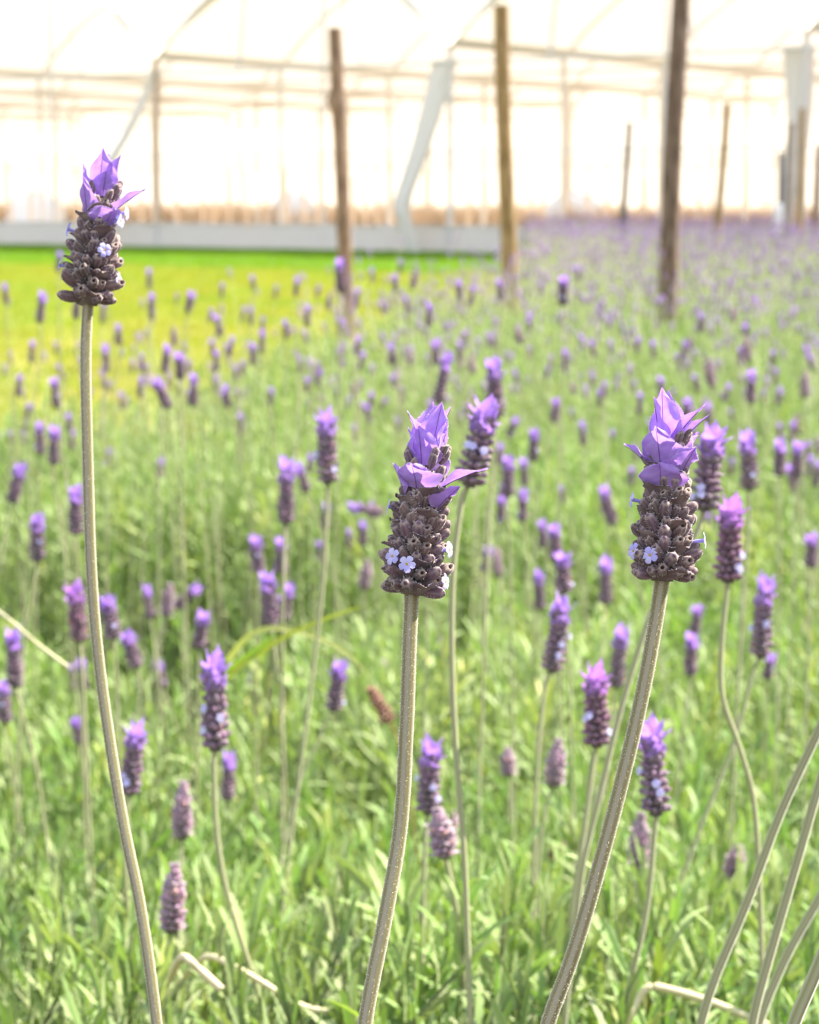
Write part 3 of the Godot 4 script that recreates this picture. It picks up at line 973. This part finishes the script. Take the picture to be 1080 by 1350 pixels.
	shown("small lavender flower on a pale bowed stem, left of the long stem", [72, 557], [71, 612], 21, "bloom", [[75, 660], [86, 740]], 34)
	shown("pinkish lavender head tucked left of the long stem", [97, 762], [105, 845], 33, "pink", [], 35)
	shown("purple lavender flower touching the long left stem, above the dark leaning head", [140, 783], [150, 842], 30, "bloom", [], 36)
	shown("dark lavender head leaning left, right of the long left stem", [165, 829], [180, 880], 27, "bloom", [[184, 910], [172, 990]], 37)
	shown("tall narrow lavender flower at the left edge", [17, 824], [20, 906], 30, "bloom", [[30, 940], [48, 1015]], 38)
	shown("lavender flower cut by the left edge", [4, 894], [7, 952], 26, "bloom", [[12, 1000], [22, 1050]], 39)
	shown("small lavender flower left above the curved-stem flower", [269, 803], [262, 855], 25, "bloom", [], 40)
	shown("lavender head lying over to the right, lower left of centre", [266, 769], [232, 801], 20, "bloom", [[215, 825], [200, 870]], 41)
	shown("small lavender flower above the short head by the yellow grass", [337, 704], [341, 754], 23, "bloom", [], 42)
	shown("lavender flower right of the one behind the centre flower", [671, 597], [669, 655], 25, "bloom", [], 43)
	shown("small purple lavender flower left of the leaning flower, centre right", [711, 749], [712, 803], 20, "bloom", [], 44)
	shown("lavender head lying sideways left of the centre flower", [456, 667], [506, 676], 19, "bloom", [[540, 690], [560, 740]], 45)
	shown("lavender flower at the right edge at mid height", [1071, 700], [1070, 748], 24, "bloom", [], 46)
	shown("small lavender flower deep in the leaves, left of the tucked flower", [98, 944], [108, 980], 22, "bloom", [], 47)
	shown("small lavender flower above and left of the large blurred purple one", [705, 563], [703, 608], 20, "bloom", [], 48)
	shown("lavender flower right of the large blurred pair, first of three by the right edge", [1029, 577], [1028, 627], 23, "bloom", [], 49)
	shown("lavender flower by the right edge, second of the three", [1053, 578], [1050, 630], 22, "bloom", [], 50)
	shown("dull lavender head beside the bowed stem flower at the left", [52, 553], [53, 600], 18, "bloom", [], 51)
	shown("lavender flower on a leaning stem above the lawn edge at the left", [203, 497], [222, 538], 21, "bloom", [], 52)
	shown("lavender flower with a thick purple top at the upper left field edge", [236, 462], [238, 500], 19, "bloom", [], 53)
	shown("lavender flower standing out right of the middle olive post's foot", [744, 362], [742, 402], 20, "bloom", [], 54)
	shown("lavender flower in front of the leftmost post", [447, 338], [450, 385], 19, "bloom", [], 55)
	shown("pale closed bud low between the centre and right stems", [669, 985], [670, 1022], 21, "bud", [], 56)
	shown("thin lavender flower over the tail of the upright right flower", [1019, 860], [1010, 895], 19, "bloom", [], 57)
	shown("small dark lavender flower just right of the right stem", [921, 795], [916, 835], 20, "bloom", [], 58)
	shown("withered brown lavender head left of the centre stem", [486, 904], [514, 952], 26, "dry", [[524, 975], [534, 1010]], 59)
	shown("withered brown lavender head lying flat, below the rosy flower", [770, 1106], [720, 1128], 24, "dry", [[700, 1150], [690, 1200]], 60)
	shown("withered brown remnant under the closed mauve bud", [736, 1035], [733, 1065], 20, "dry", [[733, 1085], [738, 1112]], 61)

func stray_flowers() -> void:      # thin stalks that stand up in front of the lawn at the left
	var spots := [[8, 372, 400], [52, 382, 425], [77, 330, 358], [100, 382, 420], [135, 395, 425], [158, 425, 455], [197, 352, 380], [200, 384, 420], [232, 386, 402], [247, 382, 412], [275, 406, 425], [292, 372, 392], [303, 442, 470], [318, 402, 424], [335, 362, 382], [346, 416, 436], [362, 375, 392], [390, 364, 390], [405, 400, 430], [418, 374, 392], [378, 420, 446], [345, 432, 465], [285, 460, 490], [333, 450, 480], [255, 490, 535], [140, 450, 490], [15, 462, 480], [185, 495, 525], [160, 515, 540], [216, 452, 490], [470, 378, 405], [492, 352, 372], [505, 395, 415], [470, 440, 470], [522, 360, 385], [536, 388, 412], [565, 398, 430], [605, 366, 395], [620, 375, 402], [660, 366, 395]]
	for k in spots.size():
		var e: Array = spots[k]
		rng.seed = 7000 + k
		var len := rng.randf_range(0.026, 0.033)
		var d: float = F * len / (e[2] - e[1])
		var base := px(e[0], e[2], d)
		var tip := px(e[0] + rng.randf_range(-3, 6), e[1], d)
		var side := "left of the long left stem's head" if e[0] < 118 else ("just right of the tall left flower" if e[0] < 260 else ("left of the leftmost post" if e[0] < 430 else "between the leftmost and middle posts"))
		var row := "highest row" if e[1] < 385 else ("middle row" if e[1] < 430 else "lowest row")
		var what := "thin lavender flower before the lawn, " + row + ", " + side
		stalk(what, "flowers in front of the lawn, " + row + ", " + side, base, tip, 0.0105, "bloom", [base, px(e[0] + rng.randf_range(-4, 4), e[2] + 30, d), px(e[0] + rng.randf_range(-10, 10), e[2] + 80, d)], 0.0009, false, 2000 + k)

func leafy_places(d0: float, d1: float, step: float, layers: int, drop: float, size: float, margin: float) -> Array:
	var out := []
	var d := d0
	while d < d1:
		var half := 0.19 * d + margin
		var x := -half
		while x < half:
			var xx := x + rng.randf_range(-0.6, 0.6) * step
			var dd := d + rng.randf_range(-0.6, 0.6) * step
			if in_field(xx, dd):
				var h := canopy(xx, dd)
				var gap := noise.get_noise_2d(xx * 150.0 + 700.0, dd * 150.0)
				var thin := 0.75 if gap < -0.28 else (0.35 if gap < -0.16 else 0.0)
				var deep := layers
				for g in GAPS:       # round the hollows the bushes show their leafy flanks
					if g[3] > 0.12 and Vector2(xx - g[0], dd - g[1]).length() < g[2] * 2.3: deep = 8
				for k in deep:
					if rng.randf() < thin: continue
					var tilt := Vector3(rng.randfn(0.0, 0.36), 1.0, rng.randfn(0.05, 0.36)).normalized()
					var s := size * rng.randf_range(0.7, 1.25)
					out.append(Transform3D((frame(tilt) * Basis(Vector3.UP, rng.randf() * TAU)).scaled_local(Vector3.ONE * s), Vector3(xx, h - 0.07 * s - drop * k - rng.randf() * 0.035 * size, -dd)))
			x += step
		d += step
	return out

func leaf_tint(p: Vector3) -> Color:
	var q := noise.get_noise_2d(p.x * 140.0 + 400.0, p.z * 140.0)
	var c := Color(0.94, 0.97, 0.98).lerp(Color(0.78, 0.90, 0.70), clampf(0.5 + q, 0, 1)) * rng.randf_range(0.8, 1.15)
	if rng.randf() < 0.05: c = Color(1.25, 1.15, 0.8)
	return c

func spread(called: String, meshes: Array, places: Array, parent: Node) -> void:
	for k in meshes.size():
		var some := []
		var tints := PackedColorArray()
		for i in range(k, places.size(), meshes.size()):
			some.append(places[i])
			tints.append(leaf_tint(places[i].origin))
		many(called, meshes[k], some, tints, parent)

func foliage() -> void:
	var near := []
	var mats: Array = [M.leaf, M.leaf_b, M.leaf_c]
	for k in 6: near.append(shoot(300 + k, true, 8, 12).mesh(mats[k % 3]))
	var mid := []
	for k in 5: mid.append(shoot(320 + k, false, 7, 4).mesh(M.leaf))
	var far := []
	for k in 3: far.append(shoot(340 + k, false, 5, 2).mesh(M.leaf))
	rng.seed = 41
	var places := leafy_places(0.56, 1.75, 0.0225, 3, 0.045, 0.9, 0.32)
	var shrub := thing("lavender_shrub", Vector3(0, 0, -1.1), "grey-green leafy lavender shrub with toothed leaves filling the bottom of the picture", "shrub")
	var move := Transform3D(Basis(), -shrub.position)
	var order := []
	for k in places.size():
		var q := to_px((places[k] as Transform3D) * Vector3(0, 0.05, 0))
		if (places[k] as Transform3D).origin.y > 0.66 and q.x > 10 and q.x < 1070 and q.y > 600 and q.y < 1345:
			order.append([q.z, k])
	order.sort_custom(func(a, b): return a[0] < b[0])
	var taken := {}
	for k in mini(300, order.size()):
		taken[order[k][1]] = true
		part("leafy_shoot", near[rng.randi() % 6], shrub, move * (places[order[k][1]] as Transform3D))
	var rest := []
	for k in places.size():
		if not taken.has(k): rest.append(move * (places[k] as Transform3D))
	spread("foliage", near, rest, shrub)
	var mass := thing("lavender_foliage", Vector3.ZERO, "grey-green lavender leaves covering the field behind the front shrub", "foliage")
	mass.set_meta("kind", "stuff")
	spread("leaves", mid, leafy_places(1.75, 5.2, 0.038, 2, 0.06, 1.12, 0.6), mass)
	spread("leaves", mid, leafy_places(5.2, 14.0, 0.072, 2, 0.10, 1.45, 0.9), mass)
	spread("leaves", far, leafy_places(14.0, 46.0, 0.22, 2, 0.12, 3.2, 1.2), mass)

func far_stalk(seedv: int) -> ArrayMesh:      # low head on its stem; origin at the tip of the stem
	rng.seed = seedv
	var s := MB.new()
	tube(s, [Vector3(0, 0.002, 0), Vector3(0.01, -0.16, 0.0), Vector3(0.04, -0.46, 0.01)], 0.0011, 0.0013, 3, L(178, 182, 132), L(160, 168, 112), 0, 0, false)
	var am := s.mesh(M.stem)
	var b := MB.new()
	var rows := []
	for k in 6:
		var row := PackedInt32Array()
		for j in 7:
			var r := [0.003, 0.0062, 0.0055, 0.0058, 0.0048, 0.002][k] * rng.randf_range(0.8, 1.2) as float
			row.append(b.pt(Vector3(cos(TAU * j / 7.0) * r, 0.0255 * k / 5.0, sin(TAU * j / 7.0) * r), L(124, 104, 122).lerp(L(160, 140, 156), rng.randf())))
		rows.append(row)
	for k in 5:
		for j in 7: b.quad(rows[k][j], rows[k][(j + 1) % 7], rows[k + 1][(j + 1) % 7], rows[k + 1][j])
	b.mesh(M.calyx, am)
	var p := MB.new()
	for e in TUFT:
		if rng.randf() < 0.8:
			p.add(bract(e[4] * 1.2e-3, e[5] * 1.4e-3, e[2] + 6, e[3] + 6, 0.3, 2, 2, PURPLE_A, PURPLE_B, 0), tuft_place(e, rng.randf() * 40))
	p.mesh(M.petal, am)
	return am

func field_flowers() -> void:
	rng.seed = 91
	var shownd := []
	var rest := []
	var d := 1.7
	while d < 45.0:
		var half := 0.185 * d + 0.5
		var count := 0.1 * 2.0 * half * (26.0 if d < 2.6 else (46.0 if d < 9.0 else (66.0 if d < 20.0 else 48.0)))
		var n := int(count) + (1 if rng.randf() < count - int(count) else 0)
		for k in n:
			var x := rng.randf_range(-half, half)
			var dd := d + rng.randf() * 0.1
			var stray := d > 4.5 and d < 9.0 and rng.randf() < 0.12
			if not in_field(x - (0.5 if stray else 0.0) * 0.0, dd) and not (stray and x > curve(EDGE, dd) - 1.2): continue
			if not in_field(x, dd) and rng.randf() < 0.3: continue
			var h := canopy(x, dd) + rng.randf_range(0.03, 0.22) + (rng.randf() * 0.16 if rng.randf() < 0.4 else 0.0)
			var p := Vector3(x, minf(h, EYE - 0.10 - 0.01 * minf(d, 8.0)), -dd)
			var q := to_px(p)
			if d < 16.0 and q.x < 440 and q.y < 480 and rng.randf() < 0.72: continue
			if d < 14.0 and q.x > -5 and q.x < 1085 and q.y < 1350 and shownd.size() < 196:
				shownd.append([p, q])
			else:
				rest.append(p)
		d += 0.1
	for k in shownd.size():
		var p: Vector3 = shownd[k][0]
		var q: Vector3 = shownd[k][1]
		rng.seed = 5000 + k
		var lean := Vector3(rng.randfn(0, 0.16), 1.0, rng.randfn(0, 0.16)).normalized()
		var size := rng.randf_range(0.82, 1.2)
		var kind := "bloom" if rng.randf() < 0.9 else "bud"
		var len := 0.0325 * size
		var down := (lean + Vector3(rng.randfn(0, 0.08), 0, rng.randfn(0, 0.08))).normalized()
		var zones := [[118, "left of the long left stem"], [260, "just right of the long left stem"], [400, "halfway between left and centre flowers"], [540, "just left of the centre flower"], [690, "just right of the centre flower"], [860, "left of the right-hand flower"], [970, "just right of the right-hand flower"], [2000, "by the right edge"]]
		var where := ""
		for z in zones:
			if q.x < z[0]:
				where = z[1]
				break
		var range_ := "nearer field" if q.z < 2.7 else ("middle field" if q.z < 4.0 else "back field")
		var pose := "left-leaning" if lean.x < -0.11 else ("right-leaning" if lean.x > 0.11 else "upright")
		var what := pose + (" blurred lavender flower, " if kind == "bloom" else " blurred closed lavender bud, ")
		stalk(what + where + ", " + range_, pose + " lavender " + ("flowers " if kind == "bloom" else "buds ") + where + ", " + range_, p, p + lean * len, 0.0125 * size * rng.randf_range(0.9, 1.15), kind, [p, p - down * 0.07, p - (down + Vector3(0, 0.2, 0)).normalized() * 0.16], 0.0010, false, 1000 + k)
	var mass := thing("distant_lavender", Vector3.ZERO, "countless tiny purple lavender flowers across the back of the field", "flowers")
	mass.set_meta("kind", "stuff")
	var shapes := []
	for k in 4: shapes.append(far_stalk(600 + k))
	rng.seed = 92
	for k in 4:
		var places := []
		var tints := PackedColorArray()
		for i in range(k, rest.size(), 4):
			var s := rng.randf_range(0.75, 1.15) * (1.0 + clampf((-rest[i].z - 12.0) / 60.0, 0.0, 0.3))
			places.append(Transform3D((frame(Vector3(rng.randfn(0, 0.2), 1, rng.randfn(0, 0.2))) * Basis(Vector3.UP, rng.randf() * TAU)).scaled_local(Vector3(s, s, s)), rest[i]))
			tints.append(Color(1, 1, 1) * rng.randf_range(0.85, 1.15))
		many("blooms", shapes[k], places, tints, mass)

func lawn() -> void:
	rng.seed = 55
	var shapes := []
	for s in 3:
		var mb := MB.new()
		for k in 14:
			var a := rng.randf() * TAU
			var one := leaf(rng.randf_range(0.035, 0.075), 0.005, rng.randf_range(0.2, 1.1), false, 3, L(176, 198, 84), L(160, 190, 70))
			mb.add(one, Transform3D(Basis(Vector3.UP, a) * Basis(Vector3.RIGHT, rng.randf_range(0.1, 0.7)), Vector3(rng.randf_range(-0.09, 0.09), 0, rng.randf_range(-0.09, 0.09))))
		shapes.append(mb.mesh(M.grass))
	var sets := [[], [], []]
	var tints := [PackedColorArray(), PackedColorArray(), PackedColorArray()]
	for k in 74000:
		var d := sqrt(lerpf(30.0, 2500.0, rng.randf()))
		var x := rng.randf_range(-0.26 * d - 5.5, curve(EDGE, d) + 1.0)
		var p := Vector3(x, 0.01, -d)
		var rel := p - G0
		var front := -rel.dot(away)              # metres in front of the greenhouse
		if front < 0.15: continue
		var lush := front + 2.2 * noise.get_noise_2d(x * 50.0, d * 50.0) < 7.5
		var q := noise.get_noise_2d(x * 70.0 + 90.0, d * 45.0)
		var s := rng.randf_range(0.8, 1.3) * (1.9 if lush else 1.0)
		var c := (Color(0.46, 0.58, 0.32) if lush else Color(0.64, 0.58, 0.50).lerp(Color(0.80, 0.58, 0.56), clampf(0.5 + 1.6 * q, 0, 1))) * rng.randf_range(0.85, 1.15)
		sets[k % 3].append(Transform3D(Basis(Vector3.UP, rng.randf() * TAU).scaled_local(Vector3(s, s, s)), p))
		tints[k % 3].append(c)
	var mass := thing("grass", Vector3.ZERO, "short bright yellow-green lawn grass, greener along the greenhouse", "grass")
	mass.set_meta("kind", "stuff")
	for k in 3: many("blades", shapes[k], sets[k], tints[k], mass)

func strip(called: String, label: String, category: String, pts: Array, d: float, w: float, col: Color, flat: bool, seedv: int) -> void:
	rng.seed = seedv
	var q := []
	for p in pts: q.append(px(p[0], p[1], d if p.size() < 3 else p[2]))
	var path := smooth_path(q, 5)
	var origin: Vector3 = path[-1]
	var mb := MB.new()
	if flat:
		var rows := []
		for k in path.size():
			var u := float(k) / (path.size() - 1)
			var r := w * 0.5 * pow(clampf(u * 1.02, 0.02, 1.0), 0.5)
			var dir: Vector3 = ((path[mini(k + 1, path.size() - 1)] as Vector3) - (path[maxi(k - 1, 0)] as Vector3)).normalized()
			var s := dir.cross(Vector3(0.2, 0.55, 0.8)).normalized() * r
			var n := s.cross(dir).normalized() * r * 0.4
			var p: Vector3 = (path[k] as Vector3) - origin
			rows.append([mb.pt(p - s + n, col), mb.pt(p, col.darkened(0.12)), mb.pt(p + s + n, col)])
		for k in rows.size() - 1:
			for j in 2: mb.quad(rows[k][j], rows[k][j + 1], rows[k + 1][j + 1], rows[k + 1][j])
	else:
		var rel := []
		for p in path: rel.append((p as Vector3) - origin)
		tube(mb, rel, w * 0.5, w * 0.55, 8, col, col.darkened(0.2), 4, 0.08)
	top(called, mb.mesh(M.grass if flat else M.straw), Transform3D(Basis(), origin), label, category)

func bare_stem(label: String, pts: Array, d: float, r: float, seedv: int) -> void:
	# a flower whose head is out of the picture: the whole stalk is built
	var base := px(pts[0][0], pts[0][1], d)
	var q := []
	for p in pts: q.append(px(p[0], p[1], d))
	var dir: Vector3 = ((q[0] as Vector3) - (q[1] as Vector3)).normalized()
	stalk(label, "", base, base + dir * 0.032, 0.0125, "bloom", q, r, true, seedv)

func oddments() -> void:
	strip("grass_blade", "bright yellow-green grass blade rising to the right, among the leaves at mid left", "grass blade", [[476, 800], [430, 816], [385, 835], [340, 862], [300, 892], [268, 925, 1.23]], 1.2, 0.0042, L(196, 200, 78), true, 1)
	strip("grass_blade", "arching pale yellow grass blade beside the short lavender head, bending down to the right", "grass blade", [[492, 900], [470, 872], [440, 850], [400, 835], [360, 828], [325, 842], [300, 872]], 1.22, 0.0034, L(196, 196, 124), true, 2)
	strip("grass_blade", "broad green grass blade low left of the short lavender head", "grass blade", [[366, 834], [345, 852], [320, 872], [294, 892], [270, 920]], 1.2, 0.0062, L(150, 180, 74), true, 3)
	strip("dry_stem", "kinked straw-coloured dry stem arching at the bottom right", "stem", [[1012, 1352], [940, 1322], [880, 1304], [856, 1302], [842, 1318], [826, 1352], [815, 1400, 0.84]], 0.8, 0.0026, L(208, 196, 152), false, 4)
	strip("dry_stem", "straw-coloured dry stem lying across the leaves at the bottom left", "stem", [[432, 1334], [395, 1325], [340, 1292], [310, 1275], [270, 1262, 0.86], [235, 1300, 0.9]], 0.82, 0.0022, L(214, 200, 160), false, 5)
	strip("dry_stem", "thin dry stem crossing upper left over the dark leaves", "stem", [[90, 880], [50, 850], [0, 808], [-50, 780, 1.2], [-90, 860, 1.25]], 1.1, 0.0018, L(204, 196, 156), false, 6)
	strip("dry_stem", "short pale broken stem below the bud at the lower left", "stem", [[292, 1305], [262, 1278], [240, 1262], [225, 1290, 0.85]], 0.8, 0.0028, L(224, 206, 168), false, 7)
	bare_stem("grey-green leaning stem from the right edge, uppermost of the leaning ones at the lower right", [[1105, 900], [1080, 962], [1030, 1070], [985, 1190], [935, 1312]], 0.62, 0.00115, 801)
	bare_stem("second leaning grey-green stem at the lower right, under the uppermost one", [[1110, 940], [1080, 1036], [1050, 1140], [1018, 1250], [994, 1340]], 0.6, 0.00115, 802)
	bare_stem("pale green stem leaning in from the right edge above the bottom corner", [[1130, 1100], [1080, 1185], [1035, 1265], [1000, 1352]], 0.66, 0.0012, 803)
	bare_stem("thick fuzzy stem crossing the bottom right corner", [[1135, 1150], [1098, 1230], [1070, 1295], [1045, 1356]], 0.47, 0.0013, 804)
